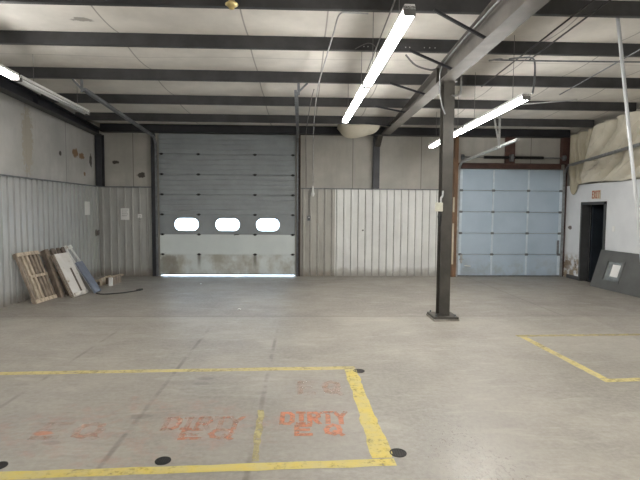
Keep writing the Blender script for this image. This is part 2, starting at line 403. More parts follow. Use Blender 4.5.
# roof liner sagging between the purlins
PUR = [11.45, 10.0, 8.52, 7.07, 5.85, 4.15]          # purlin lines, back to front
LINES = [12.45] + PUR + [2.7 - 1.47 * k for k in range(8)]
mb = MB()
ys = [12.9] + LINES
for a, b in zip(ys[:-1], ys[1:]):
    def fn(u, v, a=a, b=b):
        x = XL - .15 + u * (XR - XL + .52); y = a + (b - a) * v
        s = 0.075 * 4 * v * (1 - v) * (0.75 + 0.5 * mnoise.noise(Vector((x * 0.5, y * 0.7, 3))))
        return (x, y, roof(y) - s)
    mb.grid(fn, 70, 8)
bmesh.ops.remove_doubles(mb.b, verts=mb.b.verts[:], dist=1e-4)
o = struct('ceiling', mb, 'ceil', smooth=True); solidify(o, 0.03, 1)
# walls
ztop = lambda y: roof(y) + 0.03
DX0, DX1, DZ = -3.76, -0.19, 3.72
mb = MB().box(XL - .2, DX0, YB, YB + .2, 0, 4.05).box(DX0, DX1, YB, YB + .2, DZ, 4.05).box(DX1, XR + .42, YB, YB + .2, 0, 4.05)
struct('wall_back', mb, 'wall_b')
def side_prof(z0): return [(YB, z0), (YB, ztop(YB)), (YF, ztop(YF)), (YF, z0)]
struct('wall_left', MB().prism(side_prof(0), (XL - .2, 0, 0), (XL, 0, 0), (0, 1, 0), (0, 0, 1)), 'wall_l')
struct('wall_front', MB().box(XL, XR + .42, YF - .2, YF, 0, ztop(YF) + .02), 'wall_f')
PH = 2.48; O0, O1, OH = 10.88, 11.87, 2.03
struct('wall_right', MB().prism([(YB, PH), (YB, ztop(YB)), (YF, ztop(YF)), (YF, PH)], (XR + .22, 0, 0), (XR + .42, 0, 0), (0, 1, 0), (0, 0, 1)), 'wall_r')
mb = MB().box(XR, XR + .25, O1, YB, 0, PH).box(XR, XR + .25, O0, O1, OH, PH).box(XR, XR + .25, YF, O0, 0, PH)
struct('wall_partition', mb, 'partition')
# unlit room behind the open doorway
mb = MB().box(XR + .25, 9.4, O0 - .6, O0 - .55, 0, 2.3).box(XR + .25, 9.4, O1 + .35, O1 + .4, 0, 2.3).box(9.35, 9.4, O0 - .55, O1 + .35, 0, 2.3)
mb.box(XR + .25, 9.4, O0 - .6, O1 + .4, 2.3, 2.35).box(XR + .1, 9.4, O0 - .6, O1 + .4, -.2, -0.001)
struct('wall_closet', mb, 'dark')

# ribbed wainscot panels: flat steel with narrow raised ribs
WH = 2.34
def ribbed(length, pitch=0.194, start=0.06, d=0.034, rib=0.034):
    pts = [(0, 0), (0, 0.034)]
    x = start
    while x + rib + .03 < length:
        pts += [(x - .018, 0.034), (x - .018, 0.002), (x, 0.002), (x + 0.003, 0.028 + d), (x + rib, 0.028 + d), (x + rib + 0.010, 0.034)]
        x += pitch
    return pts + [(length, 0.034), (length, 0)]
struct('trim_1', MB().prism(ribbed(YB - YF - .05), (XL, YF, 0), (XL, YF, WH), (0, 1, 0), (1, 0, 0)), 'wains_l')
struct('trim_2', MB().prism(ribbed(1.40), (-5.33, YB, 0), (-5.33, YB, WH), (1, 0, 0), (0, -1, 0)), 'wains_b')
struct('trim_3', MB().prism(ribbed(0.92), (-.04, YB, 0), (-.04, YB, WH), (1, 0, 0), (0, -1, 0)), 'wains_d')
struct('trim_4', MB().prism(ribbed(3.14, start=0.05), (0.88, YB, 0), (0.88, YB, WH), (1, 0, 0), (0, -1, 0)), 'wains_w')
def groove_shade(parent, length, start, fn, pitch=0.194):  # adds dark strips along the rib grooves as painted shade
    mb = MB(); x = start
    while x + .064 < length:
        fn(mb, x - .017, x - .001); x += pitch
    obj('groove_shade_strip', mb, 'groove_shade', parent)
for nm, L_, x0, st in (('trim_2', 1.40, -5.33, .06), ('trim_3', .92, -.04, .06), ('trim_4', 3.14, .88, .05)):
    groove_shade(bpy.data.objects[nm], L_, st, lambda mb, a, b, x0=x0: mb.box(x0 + a, x0 + b, YB - .030, YB - .003, .01, WH))
groove_shade(bpy.data.objects['trim_1'], YB - YF - .05, .06, lambda mb, a, b: mb.box(XL + .003, XL + .022, YF + a, YF + b, .01, WH))
struct('trim_5', MB().box(XL, XL + .075, YF, 12.50, WH, WH + .025).box(-5.33, -3.93, YB - .075, YB, WH, WH + .025).box(-.04, 4.02, YB - .075, YB, WH, WH + .025), 'galvd')

# ------------------------------------------------------------------ overhead door 1 (grey and pale, three lights)
YD = 12.60
door = bpy.data.objects.new('door_1', None); COL.objects.link(door); door.location = (-1.975, YD, 0)
tag(door, 'tall sectional overhead door of grey ribbed panels over two pale ones, with three lit oval windows', 'overhead door', None, 'structure')
X0, X1 = -3.765, -0.185
SH = 0.529; ZB = 0.055
def panel_prof(h, n):
    pr = [(0, 0), (0.045, 0), (0.045, 0)]
    p = [(0.05, 0.0), (0.05, h - 0.004), (0.004, h - 0.004)]
    front = []
    if n:
        z = 0.006; st = (h - 0.012) / n
        p2 = []
        for i in range(n):
            a = 0.006 + i * st
            p2 += [(0.0, a + .008), (0.0, a + st - 0.034), (0.014, a + st - 0.026), (0.014, a + st)]
        front = p2
    return front + [(0.004, h - 0.010), (0.024, h - 0.012), (0.024, h), (0.05, h), (0.05, 0.0), (0.024, 0.0), (0.004, 0.006)]
WIN = [(-3.063, 0.66), (-1.983, 0.66), (-0.915, 0.64)]
WZ0, WZ1 = 1.20, 1.555
def rrect(cx, cz, w, h, r, n=5):
    out = []
    for (sx, sz, a0) in ((1, 1, 0), (-1, 1, PI / 2), (-1, -1, PI), (1, -1, 1.5 * PI)):
        for i in range(n + 1):
            a = a0 + PI / 2 * i / n
            out.append((cx + sx * (w / 2 - r) + r * math.cos(a), cz + sz * (h / 2 - r) + r * math.sin(a)))
    return out
def ring(mb, outer, inner, y0, y1):
    n = len(outer)
    A = [[mb.b.verts.new((p[0], y, p[1])) for p in L] for L in (outer, inner) for y in (y0, y1)]
    o0, o1, i0, i1 = A
    for k in range(n):
        j = (k + 1) % n
        for q in ((o0[k], o0[j], i0[j], i0[k]), (o1[k], i1[k], i1[j], o1[j]), (o0[k], o1[k], o1[j], o0[j]), (i0[k], i0[j], i1[j], i1[k])):
            mb.b.faces.new(q)
    bmesh.ops.recalc_face_normals(mb.b, faces=mb.b.faces[:])
for k in range(7):
    z = ZB + k * SH
    if k == 2:
        mb = MB()
        for (a, b) in ((z, WZ0), (WZ1, z + SH)): mb.box(X0, X1, YD + .006, YD + .05, a, b)
        xs = [X0] + [q for c, w in WIN for q in (c - w / 2, c + w / 2)] + [X1]
        for i in range(0, len(xs), 2): mb.box(xs[i], xs[i + 1], YD + .006, YD + .05, WZ0, WZ1)
        for zz in (z + .03, 1.585, 1.62): mb.box(X0 + .01, X1 - .01, YD, YD + .01, zz, zz + .016)
        p = obj('panel', mb, 'doorg', door)
        for c, w in WIN:
            rb = MB()
            n = 6
            inner = rrect(c, (WZ0 + WZ1) / 2, w - .03, WZ1 - WZ0 - .03, 0.15, n)
            outer = rrect(c, (WZ0 + WZ1) / 2, w + .03, WZ1 - WZ0 + .03, 0.02, n)
            ring(rb, outer, inner, YD - .006, YD + .045)
            wf = obj('window_frame', rb, 'doorg', p)
            gb = MB(); f = gb.b.faces.new([gb.b.verts.new((q[0], YD + .03, q[1])) for q in inner])
            g = obj('pane', gb, 'glass', p); solidify(g, 0.004)
            g['label'] = 'clear pane bright with daylight'
    else:
        mb = MB(); pale = k < 2
        mb.prism(panel_prof(SH, 0 if pale else 4), (X0, YD, z), (X1, YD, z), (0, 1, 0), (0, 0, 1))
        p = obj('panel', mb, 'doorp' if pale else 'doorg', door)
        if k == 0: p['label'] = 'pale bottom panel stained with brown grime'
        elif k == 1: p['label'] = 'clean pale panel'
    if k:
        for hx in (-3.70, -2.74, -1.255, -0.25):
            hb = MB().box(hx - .03, hx + .03, YD - .006, YD + .005, z - .03, z + .025, .003).tube([(hx - .055, YD - .010, z), (hx + .055, YD - .010, z)], .011)
            obj('hinge', hb, 'spring', door)
obj('bottom_seal', MB().box(X0, X1, YD + .008, YD + .045, ZB - .02, ZB), 'black', door)
obj('lift_handle', MB().box(-1.80, -1.68, YD - .03, YD, 1.105, 1.125).box(-1.80, -1.785, YD - .03, YD + .005, 1.09, 1.125), 'spring', door)

# ------------------------------------------------------------------ overhead door 2 (pale blue)
door2 = bpy.data.objects.new('door_2', None); COL.objects.link(door2); door2.location = (5.65, YD, 0)
tag(door2, 'pale blue sectional overhead door with plain flat panels', 'overhead door', None, 'structure')
BX0, BX1 = 4.245, 7.08; BS = 0.578
for k in range(5):
    z = 0.03 + k * BS
    mb = MB().prism([(0.006, 0.004), (0, 0.012), (0, BS - .014), (0.006, BS - .006), (0.045, BS - .006), (0.045, 0.004)], (BX0, YD, z), (BX1, YD, z), (0, 1, 0), (0, 0, 1))
    p = obj('panel', mb, 'blue', door2)
    for sx, w in ((BX0 + .04, .075), (5.172, .05), (6.135, .05), (BX1 - .04, .075)):
        obj('stile', MB().box(sx - w / 2, sx + w / 2, YD - .014, YD + .001, z + .02, z + BS - .02, .004), 'bluel', p)
    if k:
        for hx in (BX0 + .05, 5.172, 6.135, BX1 - .05):
            obj('hinge', MB().box(hx - .04, hx + .04, YD - .022, YD - .008, z - .03, z + .03, .004).tube([(hx - .05, YD - .024, z), (hx + .05, YD - .024, z)], .01), 'galvd', door2)
obj('bottom_seal', MB().box(BX0, BX1, YD + .004, YD + .04, 0.0, 0.034), 'galvd', door2)
obj('lift_handle', MB().tube(smooth_path([(4.44, YD, .30), (4.44, YD - .05, .30), (4.58, YD - .05, .285), (4.58, YD, .285)], 4), .012), 'white', door2)
obj('lock_bar', MB().box(4.30, 4.36, YD - .03, YD, .36, .62, .005).tube([(4.27, YD - .03, .47), (4.40, YD - .03, .47)], .012), 'galv', door2)
obj('lock_bar', MB().box(6.98, 7.03, YD - .03, YD, .62, 1.0, .005), 'galvd', door2)

# ------------------------------------------------------------------ door tracks
def track(label, x, ztop_, yend, zend, side, mat='galvd', hangers=(), r=0.28, xend=None, group='door tracks'):
    yt = YD - .045; xend = x if xend is None else xend
    t = thing('door_track', label, 'door track', (x, yt, 0))
    path = [(x, yt, 0.02), (x, yt, ztop_ - r)] + [tuple(q) for q in arc((x, yt - r, ztop_ - r), r, 0, PI / 2, 8, (0, 1, 0), (0, 0, 1))][1:]
    mb = MB().box(x - .022, x + .022, yt - .018, yt + .03, 0.0, ztop_ - r)
    mb.box(x + side * .022, x + side * .05, yt + .02, yt + .045, 0.0, ztop_ - r)
    obj('vertical_rail', mb, mat, t)
    mb = MB()
    cp = arc((x, yt - r, ztop_ - r), r, 0, PI / 2, 8, (0, 1, 0), (0, 0, 1))
    for a, b in zip(cp[:-1], cp[1:]): mb.bar(a, b + (b - a) * .08, .044, .05, (1, 0, 0))
    obj('curved_rail', mb, mat, t)
    mb = MB().bar((x, yt - r, ztop_), (xend, yend, zend), .05, .055)
    mb.bar((x + side * .03, yt - r, ztop_ - .02), (xend + side * .03, yend, zend - .02), .03, .02)
    obj('horizontal_rail', mb, mat, t)
    for (hy, hz1) in hangers:
        q = (yt - r - hy) / (yt - r - yend); hz = ztop_ + (zend - ztop_) * q; hx = x + (xend - x) * q
        mb = MB().box(hx + side * .03, hx + side * .075, hy - .006, hy + .006, hz - .05, hz1)
        mb.bar((hx + side * .05, hy, hz + .0), (hx + side * .21, hy, hz1), .035, .008, (0, 1, 0))
        obj('hanger', mb, mat, t)
    for k in range(6):
        z = ZB + .3 + k * .55
        if z < ztop_ - r: obj('track_bracket', MB().box(x - .02 + side * .03, x + .02 + side * .03, yt + .02, YB - .0, z, z + .06), mat, t)
    return t
track('dark steel door track at left edge of the grey overhead door', -3.83, 3.66, 8.55, 3.86, -1, 'galvd', [(8.57, roof(8.55) - .209)])
track('dark steel door track at right edge of the grey overhead door', -0.125, 3.66, 8.55, 3.88, 1, 'galvd', [(8.57, roof(8.55) - .209)])
track('bright galvanised door track at left edge of the blue overhead door', 4.20, 3.08, 9.25, 3.20, -1, 'galv', [(10.0, roof(10) - .21)], .3, 4.27)
track('galvanised door track curving away at right edge of the blue door', 7.10, 3.02, 8.0, 3.20, 1, 'galvm', [], .3, 6.66)

# torsion spring shaft above the blue door
t = thing('torsion_spring', 'black torsion spring on a thin shaft above the blue overhead door', 'door spring', (5.65, 12.48, 3.22))
obj('shaft', MB().tube([(4.25, 12.48, 3.22), (7.05, 12.48, 3.22)], .014), 'galvd', t)
for a, b in ((4.84, 5.52), (5.68, 6.46)):
    pts = []; n = 22
    mb = MB().tube([(a, 12.48, 3.22), (b, 12.48, 3.22)], .032)
    for k in range(n): 
        xx = a + (b - a) * (k + .5) / n
        mb.tube([(xx - .007, 12.48, 3.22), (xx + .007, 12.48, 3.22)], .040, 10)
    obj('coil', mb, 'spring', t)
obj('centre_bracket', MB().box(5.56, 5.64, 12.44, 12.56, 3.12, 3.30, .006), 'galvd', t)
for sx in (4.27, 7.03): obj('cable_drum', MB().tube([(sx - .03, 12.48, 3.22), (sx + .03, 12.48, 3.22)], .07, 16), 'galvd', t)

# ------------------------------------------------------------------ framing steel around the doors
def single(name, mb, mat, label, cat, loc, group=None, smooth=False):
    o = obj(name, mb, mat, None, smooth, loc); return tag(o, label, cat, group)
single('door_jamb', MB().box(-3.94, -3.86, 12.56, 12.65, 0, 3.80).box(-3.94, -3.925, 12.50, 12.57, 0, 3.8), 'dark_col', 'near-black steel jamb left of the grey overhead door', 'jamb', (-3.9, 12.6, 0))
single('door_jamb', MB().box(-0.155, -0.045, 12.575, 12.65, 0, 3.80).box(-0.06, -0.045, 12.50, 12.58, 0, 3.8), 'brownd', 'brown steel jamb right of the grey overhead door', 'jamb', (-.1, 12.6, 0))
t = thing('door_jamb', 'rusty brown jamb between the interior column and the blue door', 'jamb', (4.11, 12.56, 0))
obj('post', MB().box(4.04, 4.165, 12.50, 12.65, 0, 3.84).box(4.04, 4.055, 12.44, 12.51, 0, 3.84), 'brown', t)
for a, b in ((1.75, 2.15), (0.35, 1.45)): 
    s_ = obj('edge_strip', MB().box(4.022, 4.062, 12.425, 12.45, a, b), 'sign', t); s_['label'] = 'pale peeling strip'
single('door_jamb', MB().box(7.145, 7.195, 12.59, 12.65, 0, 3.07).box(7.0, 7.19, 12.5, 12.65, 3.07, 3.78), 'redsteel', 'dark red-brown post in the corner right of the blue door', 'jamb', (7.15, 12.6, 0))
single('door_header', MB().box(4.165, 7.0, 12.55, 12.65, 2.93, 3.07).box(4.165, 7.0, 12.50, 12.56, 3.05, 3.07), 'redsteel', 'red-brown steel header beam across the top of the blue door', 'beam', (5.6, 12.6, 2.93))
single('header_post', MB().box(5.47, 5.73, 12.58, 12.65, 3.07, 3.763), 'redsteel', 'short red-brown post standing on the blue door header', 'post', (5.6, 12.6, 3.07))
single('wall_column', MB().box(1.88, 2.05, 12.50, 12.515, WH + .025, 3.80).box(1.945, 1.965, 12.515, 12.64, WH + .025, 3.8).box(1.88, 2.05, 12.635, 12.65, WH + .025, 3.8).box(1.88, 1.895, 12.515, 12.635, WH + .025, 3.8), 'dark_col', 'dark steel wall column rising from the white ribbed wainscot under the main beam', 'column', (1.96, 12.57, WH + .025))
single('wall_column', MB().box(-5.34, -5.19, 12.45, 12.465, WH + .025, 3.70).box(-5.275, -5.255, 12.465, 12.64, WH + .025, 3.7).box(-5.34, -5.19, 12.635, 12.65, WH + .025, 3.7).box(-5.34, -5.325, 12.46, 12.64, WH + .025, 3.7), 'dark_col', 'near-black steel column in the back left corner above the wainscot', 'column', (-5.26, 12.55, WH + .025))

# ------------------------------------------------------------------ roof steel
t = thing('eave_strut', 'near-black eave strut along the top of the back wall', 'beam', (0.9, 12.5, 3.74))
obj('channel', MB().box(-5.2, 7.15, 12.44, 12.455, 3.765, 3.965).box(-5.2, 7.15, 12.44, 12.64, 3.765, 3.777).box(-5.2, 7.15, 12.44, 12.60, 3.955, 3.965), 'eave', t)
obj('lip', MB().box(-5.2, 7.15, 12.40, 12.44, 3.765, 3.777), 'eave', t)
names = ['grey roof purlin closest to the back wall', 'second grey roof purlin out from the back wall', 'middle grey roof purlin, carrying the door track hangers',
         'grey roof purlin with small pale bolts, second below the top edge of the photo', 'topmost roof purlin in the photo, with the round brass fitting under it', 'roof purlin just above the top of the frame']
for y, lb in zip(PUR, names):
    zt = roof(y) - .004; zb = zt - .205
    prof = [(0, 0), (0, .205), (-.065, .205), (-.065, .20), (-.005, .20), (-.005, .005), (.06, .005), (.06, .025), (.065, .025), (.065, 0)]
    mb = MB().prism(prof, (XL + .02, y, zb), (XR - .03, y, zb), (0, 1, 0), (0, 0, 1))
    o = single('roof_purlin', mb, 'steel', lb, 'purlin', (0, y, zb), 'roof purlins')
    if y == 7.07:
        for bx in (.90, .96, 1.22, 1.52, 1.58, 1.80, 1.88, 1.96):
            obj('bolt_head', MB().tube([(bx, y - .006, zb + .055), (bx, y, zb + .055)], .009, 6), 'galv', o)
# main tapered rafter
def rafter(label, xa, xb, y0, y1, zb0, zb1, w, mat, mat2, name='roof_beam'):
    """I-beam from the wall (y0) towards the front (y1); top follows the underside of the purlins"""
    t = thing(name, label, 'beam', (xa, y0, zb0))
    top = lambda y: roof(y) - .212
    d = Vector((xb - xa, y1 - y0, 0)).normalized(); s = Vector((d.y, -d.x, 0))
    P = lambda q: (xa + (xb - xa) * q, y0 + (y1 - y0) * q, zb0 + (zb1 - zb0) * q)
    mb = MB(); a = Vector(P(0)); b = Vector(P(1))
    vs = []
    for p in (a, b):
        for sg in (-1, 1):
            for z in (p.z, top(p.y) - .012):
                vs.append(mb.b.verts.new((p.x + s.x * .005 * sg, p.y + s.y * .005 * sg, z)))
    for f in ((0, 1, 5, 4), (2, 6, 7, 3), (0, 4, 6, 2), (1, 3, 7, 5), (0, 2, 3, 1), (4, 5, 7, 6)): mb.b.faces.new([vs[i] for i in f])
    bmesh.ops.recalc_face_normals(mb.b, faces=mb.b.faces[:])
    obj('web', mb, mat, t)
    obj('bottom_flange', MB().slab(a - s * w / 2 - Vector((0, 0, .012)), b - a, s * w, (0, 0, .012)), mat2, t)
    ta = Vector((a.x, a.y, top(a.y) - .012)); tb = Vector((b.x, b.y, top(b.y) - .012))
    obj('top_flange', MB().slab(ta - s * w / 2, tb - ta, s * w, (0, 0, .012)), mat, t)
    for q in (0.18, 0.37, 0.62):
        p = Vector(P(q)); mb = MB()
        for sg in (-1, 1):
            mb.slab(p + s * (.006 * sg), d * .01, s * (sg * (w / 2 - .01)), (0, 0, top(p.y) - .014 - p.z))
        obj('stiffener', mb, mat, t)
    return t
RXA, RXB, RY0, RY1, RZ0, RZ1 = 2.19, 2.42, 12.42, -1.0, 3.785, 3.905
rafter('grey tapered main roof beam crossing overhead onto the interior column', RXA, RXB, RY0, RY1, RZ0, RZ1, .23, 'beam', 'beam')
CYB = 7.59
def rafx(y): return RXA + (RXB - RXA) * (RY0 - y) / (RY0 - RY1)
def rafz(y): return RZ0 + (RZ1 - RZ0) * (RY0 - y) / (RY0 - RY1)
rafter('near-black roof beam running along the top of the left wall', -5.22, -5.22, 12.42, -4.0, 3.66, 4.35, .20, 'eave', 'steel')
rb_ = bpy.data.objects['roof_beam']
for yy in (CYB - .09, CYB + .09):
    xx = rafx(yy); mb = MB()
    for sg in (-1, 1): mb.box(xx + sg * .006, xx + sg * .112, yy - .006, yy + .006, rafz(yy) + .002, roof(yy) - .226)
    obj('stiffener', mb, 'column', rb_)
# haunch plate of the main beam at the wall column
single('beam_haunch', MB().prism([(0, 0), (0, .24), (.42, .24)], (1.93, 12.49, 3.46), (2.06, 12.49, 3.46), (0, -1, 0), (0, 0, 1)), 'column', 'grey knee plate joining the main beam to its wall column', 'bracket', (1.98, 12.45, 3.46))
# flange braces between purlins and the main beam
for y, lb in zip(PUR[:5], ['farthest', 'second from the back', 'third from the back', 'second nearest', 'nearest, long dark']):
    xr = rafx(y) - .09
    single('flange_brace', MB().bar((xr - .62, y - .02, roof(y) - .20), (xr + .05, y - .02, rafz(y) + .03), .035, .03), 'eave', {
        'farthest': 'short angled flange brace on the main beam by the back wall', 'second from the back': 'second angled flange brace out from the back wall on the main beam',
        'third from the back': 'middle angled flange brace left of the column top', 'second nearest': 'angled flange brace on the main beam just above the column top',
        'nearest, long dark': 'long dark angled flange brace at the top edge of the photo'}[lb], 'brace', (xr, y, rafz(y)), 'flange braces on the main beam')

# ------------------------------------------------------------------ interior column
CX, CY = 2.325, 7.59
t = thing('steel_column', 'olive-grey steel H-column standing on a base plate in mid floor', 'column', (CX, CY, 0))
ct = rafz(CY) - .014
obj('flange', MB().box(CX - .085, CX + .085, CY - .10, CY - .088, .065, ct), 'column', t)
obj('flange', MB().box(CX - .085, CX + .085, CY + .088, CY + .10, .065, ct), 'column', t)
obj('web', MB().box(CX - .006, CX + .006, CY - .088, CY + .088, .065, ct), 'column', t)
obj('base_plate', MB().box(CX - .20, CX + .20, CY - .22, CY + .22, .03, .065, .006), 'column', t)
g_ = obj('grout_pad', MB().box(CX - .21, CX + .21, CY - .23, CY + .23, 0, .031, .008), 'conc', t); g_['label'] = 'pale concrete pad under the plate'
for sx in (-1, 1):
    for sy in (-1, 1): obj('anchor_bolt', MB().tube([(CX + sx * .155, CY + sy * .17, .06), (CX + sx * .155, CY + sy * .17, .10)], .014, 6), 'galvd', t)
obj('cap_plate', MB().box(CX - .12, CX + .12, CY - .14, CY + .14, ct - .0, ct + .012), 'column', t)
# switch box strapped to the column
t = thing('switch_box', 'yellowed electrical box with a conduit stub on the left of the interior column', 'electrical box', (2.14, 7.45, 1.76))
obj('box', MB().box(2.13, 2.24, 7.41, 7.488, 1.76, 1.90, .01), 'offw', t)
obj('conduit_stub', MB().tube(smooth_path([(2.215, 7.45, 1.90), (2.215, 7.45, 1.97), (2.245, 7.465, 2.01), (2.25, 7.472, 2.09)], 4), .016), 'galv', t)
obj('cord', MB().tube([(2.205, 7.455, 1.77), (2.20, 7.455, 1.68), (2.205, 7.46, 1.53)], [.028, .035, .02]), 'black', t)
# conduits at the column head
single('conduit', MB().tube(smooth_path([(2.17, 5.0, 4.10), (2.15, 6.3, 4.06), (2.15, 7.1, 4.02), (2.15, 7.4, 3.95), (2.16, 7.47, 3.7), (2.20, 7.47, 3.45), (2.26, 7.475, 3.3)], 5), .012), 'galvm', 'silver conduit bending down the left side of the column head', 'conduit', (2.2, 7.6, 3.9), None, True)
single('conduit', MB().tube(smooth_path([(1.55, 7.2, 4.12), (1.72, 7.25, 3.98), (1.95, 7.3, 3.93), (2.06, 7.4, 3.97)], 5), .014), 'cable', 'drooping grey cable running to the column head from the left', 'cable', (1.9, 7.3, 3.95), None, True)
single('conduit', MB().tube(smooth_path([(2.49, 7.45, 4.03), (2.49, 7.45, 3.66), (2.47, 7.45, 3.60), (2.40, 7.46, 3.585), (2.35, 7.47, 3.60)], 4), .016), 'cable', 'short J-shaped conduit right of the column head', 'conduit', (2.55, 7.6, 3.6), None, True)
single('conduit', MB().tube([(rafx(2) + .135, 2.0, rafz(2) + .05), (rafx(12.2) + .135, 12.2, rafz(12.2) + .03)], .013), 'galvd', 'long thin conduit lying along the right flange of the main beam', 'conduit', (2.4, 7, 3.8))

# ------------------------------------------------------------------ fluorescent strip lights
def fixture(label, p0, p1, lit=True, group='fluorescent strip lights', two=True, hang=True):
    a, b = Vector(p0), Vector(p1); mid = (a + b) / 2; d = b - a; L = d.length
    t = thing('strip_light', label, 'light', mid, group)
    dn = d.normalized(); s = Vector((dn.y, -dn.x, 0)).normalized(); up = s.cross(dn); 
    if up.z < 0: up = -up
    mb = MB().prism([(-.055, 0), (-.045, .045), (.045, .045), (.055, 0)], a, b, s, up)
    obj('housing', mb, 'white', t)
    for k, sg in enumerate((-1, 1)):
        o = s * (.036 * sg) - up * .030
        tb = obj('tube', MB().tube([a + dn * .035 + o, b - dn * .035 + o], .019, 10), 'tube' if lit else 'tubeoff', t, True)
        if not lit: tb['label'] = 'unlit tube'
    for e, sg in ((a, 1), (b, -1)):
        obj('lampholder', MB().slab(e - s * .055 - up * .055, dn * (.014 * sg), s * .11, up * .085), 'cable', t)
    for q in (.18, .82):
        p = a + d * q
        obj('hanger', MB().tube([p + up * .05, (p.x, p.y, roof(p.y) - .03)], .004, 6), 'cable', t)
    return t
fixture('lit strip light at the left edge of the photo, ahead of the unlit one', (-4.13, 4.82, 3.72), (-4.25, 7.26, 3.71))
fixture('unlit strip light with a dull white tube high along the left wall', (-4.255, 7.33, 3.71), (-4.335, 9.78, 3.70), False)
fixture('nearer of the two bright strip lights hung end to end in the centre', (0.938, 4.22, 3.53), (0.897, 6.62, 3.53))
fixture('farther of the two bright strip lights hung end to end in the centre', (0.890, 6.68, 3.53), (0.832, 9.30, 3.53))
fixture('nearer of the two lit strip lights right of the interior column', (3.016, 6.33, 3.32), (3.033, 8.74, 3.32))
fixture('farther of the two lit strip lights, passing behind the interior column', (3.034, 8.78, 3.32), (3.049, 11.16, 3.32))
# the same rows carry on over the photographer's head
for x, y, z in ((-4.1, -3.4, 3.72), (0.96, 0.6, 3.53), (0.98, -4.0, 3.53), (3.0, 2.6, 3.32), (5.6, 0.6, 3.5), (3.0, -3.5, 3.5), (5.6, -4.4, 3.5)):
    fixture('lit strip light overhead behind the photographer', (x, y - 1.2, z), (x, y + 1.2, z), True, 'strip lights behind the photographer')

# ------------------------------------------------------------------ conduits and cables under the roof
def cond(name, pts, r, mat, label, cat='conduit', sm=True, n=5):
    pp = smooth_path(pts, n) if sm else pts
    return single(name, MB().tube(pp, r), mat, label, cat, tuple(pts[0]), None, True)
cond('conduit', [(3.27, 3.6, 4.20), (3.22, 8.5, 4.01)], .011, 'steel', 'thin dark rod under the purlins right of the main beam, left of its pair', 'rod', False)
cond('conduit', [(3.46, 3.6, 4.22), (3.46, 7.2, 4.08)], .011, 'steel', 'thin dark rod under the purlins right of the main beam, right of its pair', 'rod', False)
cond('conduit', [(4.66, 5.9, 4.05), (4.77, 8.7, 3.94)], .010, 'galvd', 'thin grey rod crossing the purlins behind the white pole', 'rod', False)
cond('conduit', [(4.45, 9.6, 3.96), (5.4, 9.2, 3.97)], .012, 'cablel', 'short pale cable slung under the roof right of the strip light', 'cable', False)
cond('conduit', [(2.75, 7.0, 3.99), (2.95, 7.0, 4.02), (3.15, 7.0, 4.0), (7.1, 7.0, 4.03)], .012, 'galvd', 'horizontal conduit fixed under the second purlin at right', 'conduit', True, 4)
cond('conduit', [(3.05, 7.0, 4.02), (3.26, 6.95, 4.03), (3.33, 6.8, 3.95), (3.2, 6.5, 3.6), (3.13, 6.4, 3.37)], .013, 'galvd', 'bent conduit dropping to the near end of the right strip light', 'conduit')
# dark rods above the centre light
cond('conduit', [(1.06, 4.0, 4.27), (1.06, 7.9, 4.06)], .010, 'cable', 'thin dark rod running above the centre strip lights', 'rod', False)
# long looping cable in the middle
cond('hanging_cable', [(0.80, 5.90, 4.175), (0.58, 5.90, 4.18), (0.45, 5.92, 4.165), (0.40, 6.3, 4.08), (0.35, 7.0, 4.02), (0.27, 8.4, 3.93), (0.25, 10.0, 3.75), (0.27, 11.6, 3.70), (0.28, 12.37, 3.66), (0.285, 12.48, 3.3), (0.285, 12.56, 2.5)], .010, 'cablel', 'pale cable looping from the purlins down to the back wall', 'cable')
cond('hanging_cable', [(0.20, 8.45, 3.9), (0.16, 9.2, 3.86), (0.10, 11.0, 3.7), (0.09, 12.45, 3.55), (0.10, 12.57, 2.9), (0.10, 12.585, 2.34)], .008, 'cable', 'thin dark cable dropping beside the right door track', 'cable')
cond('hanging_cable', [(0.76, 7.0, 4.12), (0.95, 6.98, 4.2), (1.06, 6.97, 4.14), (1.07, 6.95, 4.0), (1.0, 6.9, 3.6)], .006, 'cable', 'small cable looping from a purlin to the centre strip lights', 'cable')
# wall control
t = thing('door_control', 'small push-button box on two wires right of the grey overhead door', 'control box', (.185, 12.60, 1.5))
obj('box', MB().box(.14, .225, 12.56, 12.62, 1.49, 1.63, .008), 'galvd', t)
obj('button', MB().tube([(.185, 12.56, 1.585), (.185, 12.552, 1.585)], .016, 10), 'paper', t)
obj('button', MB().tube([(.185, 12.56, 1.535), (.185, 12.552, 1.535)], .016, 10), 'spring', t)
obj('wire', MB().tube([(.17, 12.60, 1.63), (.165, 12.60, 2.3)], .006), 'cable', t)
obj('wire', MB().tube([(.20, 12.60, 1.63), (.205, 12.60, 2.3)], .006), 'cable', t)
t = thing('pull_handle', 'white pull handle at the end of the pale cable on the back wall', 'handle', (.285, 12.56, 2.08))
obj('grip', MB().lathe([(.012, .28), (.022, .25), (.025, .16), (.045, .07), (.03, .01), (.012, 0)], (.285, 12.55, 2.14), 12), 'paper', t, True)
obj('cord', MB().tube([(.285, 12.555, 2.42), (.285, 12.555, 2.49)], .007), 'cablel', t)
# brass fitting under the top purlin
t = thing('ceiling_fitting', 'round brass fitting under the topmost purlin', 'sprinkler', (-.84, 5.73, 4.10))
bz = roof(5.73) - .245
obj('rose', MB().lathe([(.03, .10), (.045, .07), (.075, .05), (.078, .04), (.05, .02), (.03, .0)], (-.84, 5.73, bz - .04), 20), 'brass', t, True)
obj('nozzle', MB().lathe([(.022, .03), (.022, .0), (.030, -.004), (.030, -.010), (.01, -.016)], (-.84, 5.73, bz - .04), 12), 'brass', t, True)
obj('stem', MB().tube([(-.84, 5.73, bz + .04), (-.84, 5.73, roof(5.73) - .05)], .014), 'galvd', t)

